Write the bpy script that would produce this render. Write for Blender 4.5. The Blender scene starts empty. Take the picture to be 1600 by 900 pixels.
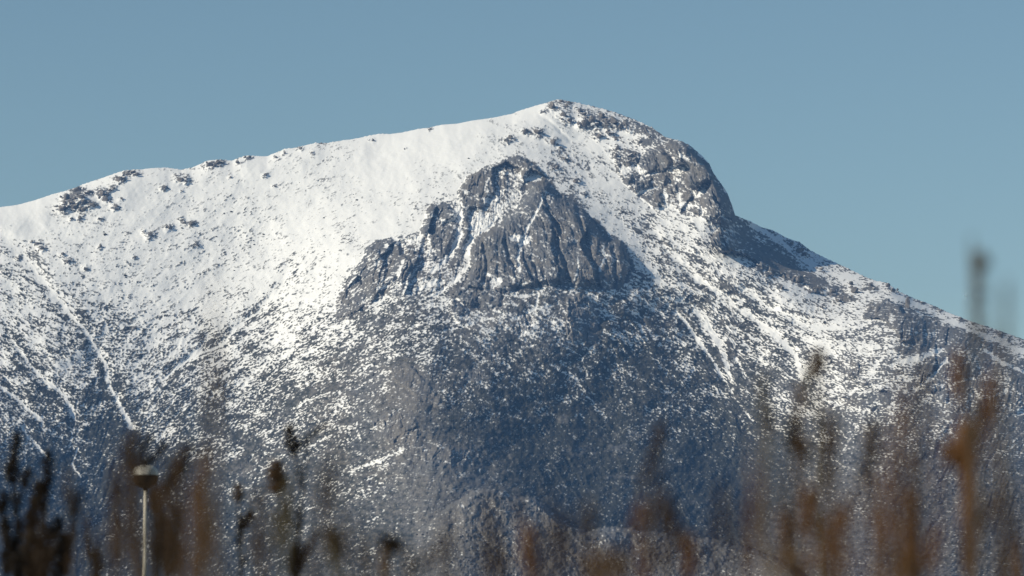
import bpy, math, random
import numpy as np

# ------------------------------------------------------------------ camera, sky, sun, exposure
sc = bpy.context.scene
R = math.radians
CAM = np.array([0.0, 0.0, 1.2])
K = 1.4 / 8000.0                      # tangent of one photo pixel (1600 px wide frame)
PITCH = R(4.9)
cam_d = bpy.data.cameras.new('camera')
cam = bpy.data.objects.new('camera', cam_d)
sc.collection.objects.link(cam)
cam.location = CAM
cam.rotation_euler = (math.pi / 2 + PITCH, 0, 0)
cam_d.sensor_width = 36.0
cam_d.lens = 18.0 / (800 * K)
cam_d.clip_start = 0.5
cam_d.clip_end = 60000
cam_d.dof.use_dof = True
cam_d.dof.focus_distance = 8600
cam_d.dof.aperture_fstop = 2.75
sc.camera = cam

SUN_DIR = np.array([-0.80, -0.34, 0.50]); SUN_DIR /= np.linalg.norm(SUN_DIR)
sun_el = math.asin(SUN_DIR[2])
sun_az = math.atan2(SUN_DIR[0], SUN_DIR[1])
world = bpy.data.worlds.new('World'); sc.world = world
world.use_nodes = True
wn = world.node_tree.nodes; wl = world.node_tree.links
bg = wn['Background']
sky = wn.new('ShaderNodeTexSky')
sky.sky_type = 'NISHITA'
sky.sun_disc = False
sky.sun_elevation = sun_el
sky.sun_rotation = sun_az
sky.altitude = 900
sky.air_density = 1.0
sky.dust_density = 0.0
sky.ozone_density = 1.6
bg.inputs['Strength'].default_value = 0.080
tint = wn.new('ShaderNodeMix'); tint.data_type = 'RGBA'; tint.blend_type = 'MULTIPLY'
tint.inputs['Factor'].default_value = 1.0; tint.inputs['B'].default_value = (0.93, 1.0, 0.90, 1)   # the camera's white balance
wl.new(sky.outputs[0], tint.inputs['A']); wl.new(tint.outputs['Result'], bg.inputs['Color'])

sun_d = bpy.data.lights.new('sun', 'SUN')
sun_d.energy = 4.75
sun_d.angle = R(0.5)
sun_d.color = (1.0, 0.89, 0.685)
sun = bpy.data.objects.new('sun', sun_d)
sc.collection.objects.link(sun)
from mathutils import Vector, Matrix
sun.rotation_euler = Vector(SUN_DIR).to_track_quat('Z', 'Y').to_euler()

sc.view_settings.view_transform = 'Standard'
sc.view_settings.look = 'None'
sc.view_settings.exposure = 0.12
sc.view_settings.gamma = 1.0
sc.render.engine = 'CYCLES'
cy = sc.cycles
cy.max_bounces = 5; cy.diffuse_bounces = 2; cy.glossy_bounces = 2
cy.transmission_bounces = 3; cy.transparent_max_bounces = 8; cy.volume_bounces = 0
cy.use_denoising = True
cy.caustics_reflective = False; cy.caustics_refractive = False

random.seed(7)
rng = np.random.default_rng(11)
F = np.float32

# ------------------------------------------------------------------ small helpers
cp, sp = math.cos(PITCH), math.sin(PITCH)
def ray_pts(px, py, D):
    """world points seen towards photo pixel (px, py), standing at ground distance D (y)"""
    a = (px - 800.0) * K
    b = (450.0 - py) * K
    dy = cp - b * sp
    dz = sp + b * cp
    s = D / dy
    return np.stack([CAM[0] + a * s, CAM[1] + D + 0 * a, CAM[2] + dz * s], -1)

def at(px, py, D):
    p = ray_pts(np.float64(px), np.float64(py), np.float64(D))
    return Vector((float(p[0]), float(p[1]), float(p[2])))

_g = rng.random(4096) * 2 * np.pi
GX = np.cos(_g).astype(F); GY = np.sin(_g).astype(F)
def _hash(ix, iy, seed):
    h = ix.astype(np.int64) * 374761393 + iy.astype(np.int64) * 668265263 + seed * 974634777
    h = (h ^ (h >> 13)) * 1274126177
    h = h ^ (h >> 16)
    return (h & 4095).astype(np.int32)
def gn(x, y, seed):
    """gradient noise, about -0.7 .. 0.7"""
    fx = np.floor(x); fy = np.floor(y)
    ix = fx.astype(np.int32); iy = fy.astype(np.int32)
    u = (x - fx).astype(F); v = (y - fy).astype(F)
    su = u * u * u * (u * (u * 6 - 15) + 10); sv = v * v * v * (v * (v * 6 - 15) + 10)
    def c(ox, oy):
        h = _hash(ix + ox, iy + oy, seed)
        return GX[h] * (u - ox) + GY[h] * (v - oy)
    a = c(0, 0); b = c(1, 0); d = c(0, 1); e = c(1, 1)
    return (a + (b - a) * su) * (1 - sv) + (d + (e - d) * su) * sv
def fbm(x, y, seed, octs=4, gain=0.5, lac=2.03):
    s = 0; a = 1.0
    for i in range(octs):
        s = s + a * gn(x, y, seed + i * 17)
        x = x * lac + 3.7; y = y * lac + 1.3; a *= gain
    return s
def cells(x, y, seed):
    """cellular facets: per point (random of own cell, dx, dy to its centre, f2-f1, second random)"""
    fx = np.floor(x).astype(np.int32); fy = np.floor(y).astype(np.int32)
    best = np.full(x.shape, 9e9, F); sec = np.full(x.shape, 9e9, F)
    r1 = np.zeros(x.shape, F); r2 = np.zeros(x.shape, F); bx = np.zeros(x.shape, F); by = np.zeros(x.shape, F)
    for ox in (-1, 0, 1):
        for oy in (-1, 0, 1):
            h = _hash(fx + ox, fy + oy, seed); h2 = _hash(fx + ox, fy + oy, seed + 91)
            cx = fx + ox + 0.1 + 0.8 * (h / 4096.0); cy_ = fy + oy + 0.1 + 0.8 * (h2 / 4096.0)
            dx = (x - cx).astype(F); dy = (y - cy_).astype(F)
            d = dx * dx + dy * dy
            m = d < best
            sec = np.where(m, best, np.minimum(sec, d))
            best = np.where(m, d, best)
            r1 = np.where(m, ((h * 7 + h2 * 3) & 1023) / 1023.0, r1).astype(F)
            r2 = np.where(m, ((h * 5 + h2 * 11) & 1023) / 1023.0, r2).astype(F)
            bx = np.where(m, dx, bx); by = np.where(m, dy, by)
    return r1, r2, bx, by, np.sqrt(sec) - np.sqrt(best)
def sstep(a, b, x):
    t = np.clip((x - a) / (b - a), 0, 1)
    return t * t * (3 - 2 * t)
def poly_arr(s, ox=0, oy=0, k=1.0):
    v = [float(q) for q in s.replace(',', ' ').split()]
    return np.array([(ox + v[i] / k, oy + v[i + 1] / k) for i in range(0, len(v), 2)])
Z1 = (0, 200, 3.6); Z3 = (780, 130, 3.6); Z4 = (500, 230, 2.727); Z5 = (1000, 250, 2.572)

def seg_dist(X, Y, pts, closed=False):
    d = np.full(X.shape, 1e9, F); n = len(pts)
    for i in range(n if closed else n - 1):
        ax, ay = pts[i]; bx, by = pts[(i + 1) % n]
        vx, vy = bx - ax, by - ay
        t = np.clip(((X - ax) * vx + (Y - ay) * vy) / (vx * vx + vy * vy + 1e-9), 0, 1)
        d = np.minimum(d, np.hypot(X - ax - t * vx, Y - ay - t * vy))
    return d
def inside(X, Y, pts):
    r = np.zeros(X.shape, bool); n = len(pts)
    for i in range(n):
        ax, ay = pts[i]; bx, by = pts[(i + 1) % n]
        if ay == by: continue
        c = ((ay > Y) != (by > Y)) & (X < (bx - ax) * (Y - ay) / (by - ay) + ax)
        r ^= c
    return r

# ------------------------------------------------------------------ materials
def new_mat(name):
    m = bpy.data.materials.new(name); m.use_nodes = True
    nt = m.node_tree
    return m, nt.nodes, nt.links, nt.nodes['Principled BSDF']
def simple_mat(name, col, rough=0.8, var=0.25, scale=30.0):
    m, n, l, b = new_mat(name)
    tc = n.new('ShaderNodeTexCoord'); nz = n.new('ShaderNodeTexNoise')
    nz.inputs['Scale'].default_value = scale; nz.inputs['Detail'].default_value = 4
    l.new(tc.outputs['Object'], nz.inputs['Vector'])
    mx = n.new('ShaderNodeMix'); mx.data_type = 'RGBA'
    mx.inputs['A'].default_value = (*[c * (1 - var) for c in col], 1)
    mx.inputs['B'].default_value = (*[min(1, c * (1 + var)) for c in col], 1)
    l.new(nz.outputs['Fac'], mx.inputs['Factor'])
    l.new(mx.outputs['Result'], b.inputs['Base Color'])
    b.inputs['Roughness'].default_value = rough
    b.inputs['Specular IOR Level'].default_value = 0.2
    return m
SNOW = (0.83, 0.845, 0.87, 1)
def terrain_mat():
    m, n, l, b = new_mat('snow_rock_scrub')
    at_ = n.new('ShaderNodeAttribute'); at_.attribute_name = 'cover'
    sep = n.new('ShaderNodeSeparateColor'); l.new(at_.outputs['Color'], sep.inputs[0])
    geo = n.new('ShaderNodeNewGeometry')
    nz = n.new('ShaderNodeTexNoise'); nz.inputs['Scale'].default_value = 0.12; nz.inputs['Detail'].default_value = 5
    l.new(geo.outputs['Position'], nz.inputs['Vector'])
    nz2 = n.new('ShaderNodeTexNoise'); nz2.inputs['Scale'].default_value = 0.012; nz2.inputs['Detail'].default_value = 3
    l.new(geo.outputs['Position'], nz2.inputs['Vector'])
    def ramp(src, c0, c1, p0=0.3, p1=0.7):
        r = n.new('ShaderNodeValToRGB'); e = r.color_ramp.elements
        e[0].position = p0; e[0].color = (*c0, 1); e[1].position = p1; e[1].color = (*c1, 1)
        l.new(src, r.inputs[0]); return r.outputs[0]
    def mix(f, a, bb):
        x = n.new('ShaderNodeMix'); x.data_type = 'RGBA'
        l.new(f, x.inputs['Factor']); l.new(a, x.inputs['A']); l.new(bb, x.inputs['B']); return x.outputs['Result']
    rock = ramp(nz.outputs['Fac'], (0.086, 0.092, 0.104), (0.168, 0.174, 0.188))
    rock_b = ramp(nz.outputs['Fac'], (0.112, 0.108, 0.105), (0.195, 0.183, 0.172))
    rock = mix(sep.outputs[2], rock, rock_b)
    scrub = ramp(nz.outputs['Fac'], (0.026, 0.030, 0.028), (0.060, 0.060, 0.052))
    base = mix(sep.outputs[1], scrub, rock)
    sn = n.new('ShaderNodeRGB'); sn.outputs[0].default_value = SNOW
    col = mix(sep.outputs[0], base, sn.outputs[0])
    l.new(col, b.inputs['Base Color'])
    b.inputs['Roughness'].default_value = 0.85
    b.inputs['Specular IOR Level'].default_value = 0.15
    bp = n.new('ShaderNodeBump'); bp.inputs['Strength'].default_value = 0.35; bp.inputs['Distance'].default_value = 2.0
    l.new(nz.outputs['Fac'], bp.inputs['Height']); l.new(bp.outputs['Normal'], b.inputs['Normal'])
    return m
def boulder_mat():
    m, n, l, b = new_mat('boulder_granite')
    geo = n.new('ShaderNodeNewGeometry')
    nz = n.new('ShaderNodeTexNoise'); nz.inputs['Scale'].default_value = 0.25; nz.inputs['Detail'].default_value = 5
    l.new(geo.outputs['Position'], nz.inputs['Vector'])
    r = n.new('ShaderNodeValToRGB'); e = r.color_ramp.elements
    e[0].position = 0.3; e[0].color = (0.10, 0.095, 0.095, 1); e[1].position = 0.7; e[1].color = (0.21, 0.195, 0.185, 1)
    l.new(nz.outputs['Fac'], r.inputs[0])
    sx = n.new('ShaderNodeSeparateXYZ'); l.new(geo.outputs['Normal'], sx.inputs[0])
    ad = n.new('ShaderNodeMath'); ad.operation = 'MULTIPLY_ADD'; ad.inputs[1].default_value = 0.5
    l.new(nz.outputs['Fac'], ad.inputs[0]); l.new(sx.outputs['Z'], ad.inputs[2])
    gt = n.new('ShaderNodeMapRange'); gt.inputs['From Min'].default_value = 1.02; gt.inputs['From Max'].default_value = 1.12
    l.new(ad.outputs[0], gt.inputs['Value'])
    x = n.new('ShaderNodeMix'); x.data_type = 'RGBA'
    l.new(gt.outputs['Result'], x.inputs['Factor']); l.new(r.outputs[0], x.inputs['A']); x.inputs['B'].default_value = SNOW
    l.new(x.outputs['Result'], b.inputs['Base Color'])
    b.inputs['Roughness'].default_value = 0.9; b.inputs['Specular IOR Level'].default_value = 0.15
    return m
M_TER = terrain_mat(); M_BOU = boulder_mat()
M_SCR = simple_mat('mountain_scrub_leaf', (0.055, 0.052, 0.045), 0.9, 0.45, 0.05)

def obj(name, me, mat=None, parent=None, **props):
    o = bpy.data.objects.new(name, me)
    sc.collection.objects.link(o)
    if mat is not None and me is not None and not me.materials: me.materials.append(mat)
    if parent is not None: o.parent = parent
    for k, v in props.items(): o[k] = v
    return o
def mesh_np(name, co, faces, smooth=False):
    """faces: (n,3) or (n,4) int array"""
    me = bpy.data.meshes.new(name)
    co = np.ascontiguousarray(co, F); faces = np.ascontiguousarray(faces, np.int32)
    k = faces.shape[1]; nf = len(faces)
    me.vertices.add(len(co)); me.vertices.foreach_set('co', co.ravel())
    me.loops.add(nf * k); me.loops.foreach_set('vertex_index', faces.ravel())
    me.polygons.add(nf)
    me.polygons.foreach_set('loop_start', np.arange(0, nf * k, k, dtype=np.int32))
    try: me.polygons.foreach_set('loop_total', np.full(nf, k, np.int32))
    except Exception: pass
    me.update(calc_edges=True)
    if smooth: me.polygons.foreach_set('use_smooth', np.ones(nf, bool))
    return me

# ------------------------------------------------------------------ ground (plain between the camera and the mountain)
gm = mesh_np('ground', np.array([(-9000, -1500, 0), (9000, -1500, 0), (9000, 16500, 0), (-9000, 16500, 0)]), np.array([[0, 1, 2, 3]]))
obj('ground', gm, simple_mat('dry_winter_grass', (0.13, 0.105, 0.06), 0.95, 0.4, 0.6), kind='structure',
    label='dry grassy plain in front of the snowy mountain', category='ground')

# ------------------------------------------------------------------ the mountain
SIL = poly_arr('''-420 372 -200 345 -60 330 0 323.6 28 320 55.5 312.5 83 303 111 295 125 289.5 144 283 167 275 194 266 211 264.5 222 264.5
 236 262.5 258 261.7 269 262.8 283 265 300 261.7 314 255.5 325 250.5 344 248.6 355.5 250.5 364 250.5 375 246 386 242.5 400 243.5
 417 244 428 239.4 447 232 458 231 472 227.8 494 222.8 508 223.6 528 220 553 217 580.5 211 592 209 611 209 630.5 206.4 650 202
 669 199.4 692 194.4 714 193 739 188 769 184 800 177.8 808 174 835.5 165.5 855 160 869 155.5 877 155 885.5 157 899 159.7 919 164
 941 169.5 960.5 174.5 980 182 999 189.7 1019 199 1030 206.4 1038 213 1049.5 216 1063 219.5 1077 226 1088 235 1097 243 1108 255
 1116 271.7 1124.5 283 1134 296.7 1141 313 1146.7 328.6 1148.5 335.5 1158 340 1171 345 1190.5 355 1206 359 1229 371 1249 378 1268 392
 1295.5 405.5 1323 418 1346 429.6 1369 438.6 1385 441 1404 455 1428 466 1455 475.5 1482 488 1511 499 1537 508.5 1564 517 1583 524
 1600 530 1700 575 1850 640 2020 720''')
BASE_PY = 968.0
dense = np.arange(-16, 1616.1, 1.12)
left = np.linspace(-420, -20, 36); right = np.linspace(1620, 2020, 36)
COLX = np.concatenate([left, dense, right])
NR = 600
T = np.linspace(0, 1, NR) ** 0.97
sil = np.interp(COLX, SIL[:, 0], SIL[:, 1])
c32 = COLX.astype(F)
rough_w = np.interp(COLX, [-20, 60, 100, 220, 300, 480, 700, 860, 900, 1050, 1140, 1160, 1300, 1600], [.4, .3, 1.7, 1, 1, 1.4, .7, .6, 1.8, 2.0, 2.2, 1, 1.5, 1.5])
sil_s = sil.copy()
sil = sil - rough_w * (1.8 * np.abs(gn(c32 / 7, c32 * 0, 5)) + 1.5 * np.abs(gn(c32 / 3.1, c32 * 0, 6))) + rough_w * 0.6
PX = np.repeat(c32[None, :], NR, 0)
PY = (BASE_PY + (sil[None, :] - BASE_PY) * T[:, None]).astype(F)
SILG = np.repeat(sil_s.astype(F)[None, :], NR, 0)

# coarse raster for interpolated fields
RS = 4.0
rx = np.arange(-440, 2041, RS); ry = np.arange(140, 985, RS)
RX, RY = np.meshgrid(rx, ry)
def samp(field, X, Y, x0=rx[0], y0=ry[0], st=RS):
    h, w = field.shape
    gx = np.clip((X - x0) / st, 0, w - 1.001); gy = np.clip((Y - y0) / st, 0, h - 1.001)
    ix = gx.astype(np.int32); iy = gy.astype(np.int32)
    u = (gx - ix).astype(F); v = (gy - iy).astype(F)
    f = field.astype(F)
    a = f[iy, ix]; b = f[iy, ix + 1]; c = f[iy + 1, ix]; d = f[iy + 1, ix + 1]
    return (a * (1 - u) + b * u) * (1 - v) + (c * (1 - u) + d * u) * v

# --- depth: valleys lie back, spurs come forward (metres)
DC = np.array([float(q) for q in '''
 -420 400 0  -420 700 -150 -420 960 -200 -200 350 0 -200 560 -60 -200 900 -220 -60 700 -140 0 325 0 0 420 10 0 560 0 0 700 -60 0 900 -60
 60 470 10 100 560 25 120 680 45 200 265 0 200 400 30 330 420 70 270 540 90 215 640 85 170 760 95 150 900 80
 400 245 20 420 360 40 420 500 60 400 620 70 380 780 40 350 920 20 600 210 30 600 330 -60 560 450 -110 500 600 -80 500 760 -110 520 930 -150
 800 180 0 870 157 0 830 245 -60 720 330 -110 630 430 -160 620 560 -250 640 650 -300 700 760 -310 700 930 -330
 860 330 -120 850 440 -150 900 470 -115 935 400 -80 965 450 -50 920 350 -70 1000 480 -10 760 460 -170 820 560 -150 850 680 -110 900 800 -80
 900 230 20 940 300 -10 980 350 -10 1010 400 10 1040 460 40 1090 500 80 1150 600 120 1195 700 140 1200 800 160 1190 900 120
 1000 560 20 1000 700 0 1050 800 20
 960 195 30 1000 200 20 1040 290 30 1063 222 -20 1098 255 -10 1122 290 -10 1140 322 0 1080 340 10 1132 340 10 1125 365 30 1168 363 250 1190 377 290 1216 394 300 1246 416 300 1150 384 30 1190 413 40 1232 437 60 1264 452 80 1180 470 70 1250 520 60 1300 450 170 1300 420 300 1300 408 310 1230 372 345 1180 350 345 1265 390 320
 1340 500 0 1420 500 -20 1420 560 -90 1380 640 -110 1330 740 -130 1300 880 -160 1450 475 260 1500 540 0 1500 640 -110 1480 780 -150
 1600 530 280 1600 590 20 1600 700 -60 1600 880 -150 1540 900 -170 1800 650 100 2020 740 200 2020 900 -50 1800 900 -100'''.split()]).reshape(-1, 3)
def mq(X, Y):
    return np.sqrt((X[..., None] - DC[:, 0]) ** 2 + (Y[..., None] - DC[:, 1]) ** 2 + 22.0 ** 2)
A_ = mq(DC[:, 0], DC[:, 1]) + 12 * np.eye(len(DC)) * -1
wts = np.linalg.solve(A_, DC[:, 2])
DOFF = np.zeros(RX.shape)
for i, c in enumerate(DC):
    DOFF += wts[i] * np.sqrt((RX - c[0]) ** 2 + (RY - c[1]) ** 2 + 484.0)

def idw(txt, p=3.2):
    P = np.array([float(q) for q in txt.split()]).reshape(-1, 3)
    num = np.zeros(RX.shape); den = np.zeros(RX.shape)
    for x, y, v in P:
        w = 1.0 / ((RX - x) ** 2 + (RY - y) ** 2 + 300.0) ** (p / 2)
        num += w * v; den += w
    return num / den
# --- share of the ground that is under snow
COV = idw('''-200 400 .9 -200 700 .3 0 335 .97 50 350 .97 150 300 .93 300 320 .92 200 300 .96 600 260 .985 700 215 .99 500 330 .94 420 270 .95 100 400 .88 50 460 .76 20 420 .8 170 380 .9
 250 430 .91 400 420 .93 340 470 .87 600 350 .96 100 540 .64 50 620 .48 150 640 .36 180 540 .72 250 560 .68 300 620 .5 400 560 .6 450 500 .77 500 440 .88 500 560 .48 350 680 .33
 450 650 .34 550 620 .30 200 740 .10 100 760 .14 330 780 .15 450 760 .18 560 735 .28 600 650 .16 640 600 .06 700 560 .25 750 520 .30 650 520 .40 600 560 .4
 800 560 .24 900 560 .24 850 620 .15 950 650 .11 1000 600 .2 1050 540 .36 1100 600 .28 1150 680 .13 1000 720 .06 900 740 .06 1100 760 .04 1200 800 .03
 800 700 .05 700 700 .07 1170 760 0 1190 720 0 1185 820 0 1140 745 .01 900 690 .08 650 780 .08 800 820 .03 1000 870 .03 1150 880 .03 1000 500 .3 1025 430 .72 1000 380 .8 1000 350 .82 960 300 .86 900 220 .92 1100 440 .72 1060 470 .55
 1150 500 .58 1200 560 .55 1250 620 .45 1180 440 .7 1250 470 .76 1300 520 .76 1350 560 .6 1300 600 .58 1400 590 .6 1300 660 .32 1400 650 .36 1250 720 .10 1350 750 .08
 1450 740 .10 1550 680 .2 1500 800 .07 1600 760 .1 1400 860 .04 1300 860 .05 1250 410 .82 1350 440 .88 1500 510 .8 1580 535 .75 1420 490 .6 1450 540 .35 1540 600 .28
 850 190 .97 930 200 .85 980 220 .8 1050 230 .55 770 470 .4 850 490 .45 930 480 .4 300 880 .08 500 860 .1 50 860 .1 985 395 .85 700 440 .6 900 265 .75''')
ROCK = idw('''-200 500 .2 0 340 .5 200 300 .8 600 250 .8 900 200 .9 1000 250 .9 100 500 .15 50 650 .05 200 700 .05 300 450 .45 400 600 .25 300 800 .15 500 500 .4 600 500 .5
 640 605 .95 600 640 .6 640 700 .7 700 745 .7 560 700 .4 720 640 .2 700 560 .3 640 540 .3 450 700 .35 480 790 .3 800 600 .12 760 520 .6 860 500 .55 900 600 .1 850 700 .08 950 760 .06 1100 700 .04 1180 760 .0 1000 560 .12 1050 480 .3 950 350 .5
 1100 420 .5 1200 520 .3 1300 560 .6 1400 520 .9 1500 560 .95 1450 620 .8 1560 620 .85 1350 640 .6 1400 720 .5 1300 760 .55 1500 780 .5 1250 850 .5 1450 880 .5 1590 850 .5 1250 440 .8 600 860 .3 700 800 .7 400 880 .15''')

COV = np.interp(COV, [0, .1, .3, .5, .7, .85, .93, 1], [0, .035, .16, .38, .69, .925, .98, 1.03]) * np.interp(RY, [620, 760, 900], [1, .72, .5])
# domain-warped coordinates so that no traced edge stays clean
WX = PX + 4.5 * fbm(PX / 34, PY / 34, 21, 3) + 2.0 * gn(PX / 6, PY / 6, 25)
WY = PY + 4.5 * fbm(PX / 34, PY / 34, 31, 3) + 2.0 * gn(PX / 6, PY / 6, 35)

D = 7350 + (900 - PY) * 2.75 + 1.25 * samp(DOFF, PX, PY)
cov = samp(COV, WX, WY); rock = samp(ROCK, WX, WY)
# rounded tops
ridge = np.clip(1 - (PY - SILG) / 26.0, 0, 1)
D += 55 * ridge ** 2 * np.interp(COLX, [0, 860, 1050, 1120, 1150, 1180, 1600], [1, 1, .7, .25, .3, 1, 1])[None, :].astype(F)
# relief of the open slopes; gullies run down the fall line
wl_ = sstep(760, 480, PX + 0.15 * (PY - 600)) * sstep(150, 260, PX)
wr_ = np.maximum(sstep(640, 780, PX) * sstep(1420, 1240, PX), sstep(190, 60, PX) * sstep(340, 420, PY))
wm_ = np.clip(1 - wl_ - wr_, 0, 1)
def streak(ang, seed):
    c, s_ = math.cos(ang), math.sin(ang)
    u = PX * c + PY * s_; v = -PX * s_ + PY * c + 26 * fbm(PX / 110, PY / 110, seed + 9, 3)
    return gn(u / 150, v / 15, seed) + 0.7 * gn(u / 70, v / 6.5, seed + 1) + 0.5 * gn(u / 36, v / 3.6, seed + 2)
strk = (streak(R(132), 1501) * wl_ + streak(R(44), 1511) * wr_ + streak(R(118), 1521) * wm_)
strk = strk / strk.std()
soft = np.clip(1.3 - cov, 0.5, 1)
D += 1.3 * np.clip(1.15 - cov, 0.06, 1) * strk
D += 30 * soft * fbm(PX / 130, PY / 110, 41, 3) + 13 * np.clip(1.35 - cov, 0.42, 1) * fbm(PX / 36, PY / 34, 45, 3) + 4.0 * np.clip(1.05 - cov, 0.1, 1) * fbm(PX / 10, PY / 9, 51, 3)

# --- crags: name, polygon, zoom origin, forward push (m), edge ramp (px), snow share
CR = []
def crag(name, s, z, push, ramp, snow, label=None): CR.append((name, poly_arr(s, *z), push, ramp, snow, label))
crag('rock_outcrop', '200,425 300,385 395,372 432,345 455,262 470,240 560,230 592,185 640,120 720,72 800,50 860,36 900,110 840,250 720,342 650,390 622,440 640,500 560,600 480,640 400,640 330,620 260,655 225,600', Z4, 8, 8, .52)
crag('rock_outcrop', '640,380 720,370 800,400 930,330 1060,345 1180,450 1322,735 1322,840 1150,772 1000,722 850,700 760,620 690,560 640,430', Z3, 12, 10, .24)
crag('rock_outcrop', '60,755 70,650 112,560 160,500 205,420 260,440 300,520 270,600 225,672 180,702 120,738', Z4, 32, 7, .17)
crag('rock_outcrop', '345,402 400,432 442,470 430,520 482,562 440,582 400,562 370,602 348,560 376,500', Z4, 22, 7, .3)
crag('rock_outcrop', '560,640 640,690 700,705 790,700 900,700 940,760 860,800 760,780 690,800 600,760 540,700', Z4, 16, 8, .3)
crag('rock_wall', '''880,150 960,128 1010,178 1060,213 1120,258 1180,308 1222,358 1255,388 1312,420 1338,490 1332,545 1290,602 1230,616 1130,602 1060,592
 940,602 860,612 800,627 780,690 700,702 640,682 560,640 545,620 612,570 642,500 622,440 650,390 720,342 785,302 835,250 880,190''', Z4, 95, 21, .035, 'broad grey rock wall of the main buttress')
crag('rock_rib', '''592,185 625,130 680,90 740,66 800,50 860,36 930,78 1000,150 960,128 900,108 868,160 850,100 800,72 745,90 748,200 720,208 690,265 640,262 642,330 615,420 602,500 560,522 546,490 590,400 612,330 602,260''', Z4, 45, 7, .06)
crag('rock_outcrop', '452,262 470,240 540,240 585,275 580,310 530,330 590,342 575,380 560,440 520,482 490,442 450,400 430,350 450,300', Z4, 48, 8, .07)
crag('rock_outcrop', '''205,420 240,390 300,385 340,400 347,450 372,450 400,500 362,590 340,612 330,560 280,600 260,652 212,662 190,640 200,580 168,560 122,600 112,640 160,650 180,680 130,722 68,747 78,660 118,580 150,520 200,480''', Z4, 42, 7, .09)
crag('rock_outcrop', '1048,640 1100,620 1150,640 1192,720 1182,790 1180,842 1130,832 1080,847 1045,800 1043,720', Z4, 40, 8, .05)
crag('rock_outcrop', '790,300 850,262 880,205 900,230 830,300 800,350', Z4, 10, 6, .05)
crag('shoulder_cliff', '''930,330 1000,312 1070,347 1130,402 1180,452 1230,542 1280,612 1322,732 1322,838 1240,802 1150,772 1143,700 1140,650 1172,580 1100,612 1060,600 1030,550 1050,480 1040,470 980,472 972,400''', Z3, 120, 13, .045, 'grey cliff of the shoulder above the dark shadow')
crag('rock_outcrop', '783,420 820,375 862,366 912,358 960,400 977,440 962,490 922,502 870,500 820,528 790,492', Z3, 45, 8, .03)
crag('rock_outcrop', '765,560 862,538 857,592 800,622 763,602', Z3, 25, 6, .03)
crag('rock_outcrop', '697,540 740,513 757,545 722,578', Z3, 22, 5, .03)
crag('rock_outcrop', '860,512 942,500 962,540 922,592 878,582', Z3, 25, 6, .06)
crag('rock_outcrop', '938,600 1000,548 1022,622 960,634', Z3, 22, 6, .05)
crag('rock_outcrop', '848,692 868,620 912,598 932,662 882,708', Z3, 22, 6, .05)
crag('rock_outcrop', '1028,580 1080,600 1102,662 1040,674', Z3, 22, 6, .05)
crag('rock_outcrop', '1078,690 1140,688 1143,748 1083,738', Z3, 22, 6, .05)
crag('rock_outcrop', '700,200 762,208 832,238 902,273 935,300 870,308 800,292 722,282 713,245', Z3, 24, 6, .28)
crag('shoulder_cliff', '276,334 320,268 362,290 420,328 480,368 542,418 592,443 652,458 672,518 610,494 560,474 480,424 400,384 330,374', Z5, 110, 9, .10, 'low rock band under the shoulder cliff')
crag('rock_outcrop', '660,500 720,490 800,520 880,560 860,575 760,545 690,530', Z5, 25, 6, .2)
crag('spur_cliff', '890,632 920,582 1000,560 1045,582 1062,608 1140,628 1200,650 1285,668 1350,688 1430,735 1420,790 1340,780 1240,740 1180,790 1100,730 1040,740 1030,690 960,640', Z5, 45, 8, .09, 'rough grey cliff band along the right spur')
crag('spur_cliff', '1130,830 1180,780 1290,760 1380,790 1440,800 1543,830 1600,900 1600,1010 1480,1040 1400,1000 1340,1040 1250,1010 1180,960 1120,900', Z5, 45, 10, .14)
crag('rock_outcrop', '790,770 850,790 900,830 880,870 800,860', Z5, 14, 6, .25)
crag('rock_slab', '607,575 640,570 662,588 690,622 692,640 672,634 650,622 632,606 615,596', (0, 0, 1), 20, 6, .02, 'smooth grey slab low on the central spur')
crag('rock_outcrop', '718,582 748,577 768,592 745,598 722,594', (0, 0, 1), 10, 5, .05)
crag('rock_outcrop', '575,660 610,640 650,650 662,680 640,700 600,690', (0, 0, 1), 18, 8, .05)
crag('rock_outcrop', '655,700 700,690 735,705 740,725 690,735 660,722', (0, 0, 1), 16, 8, .05)
crag('lower_spur', '''480 985 600 890 650 830 700 792 735 767 775 764 800 776 835 779 852 790 872 813 915 828 953 825 988 825 1020 831 1060 839 1100 839 1147 851 1184 860 1240 885 1320 985''', (0, 0, 1), 170, 9, .035, 'low rocky spur at the foot of the dark slope')
cid = np.full(PX.shape, -1, np.int32)
inner = np.zeros(PX.shape, F)
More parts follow.
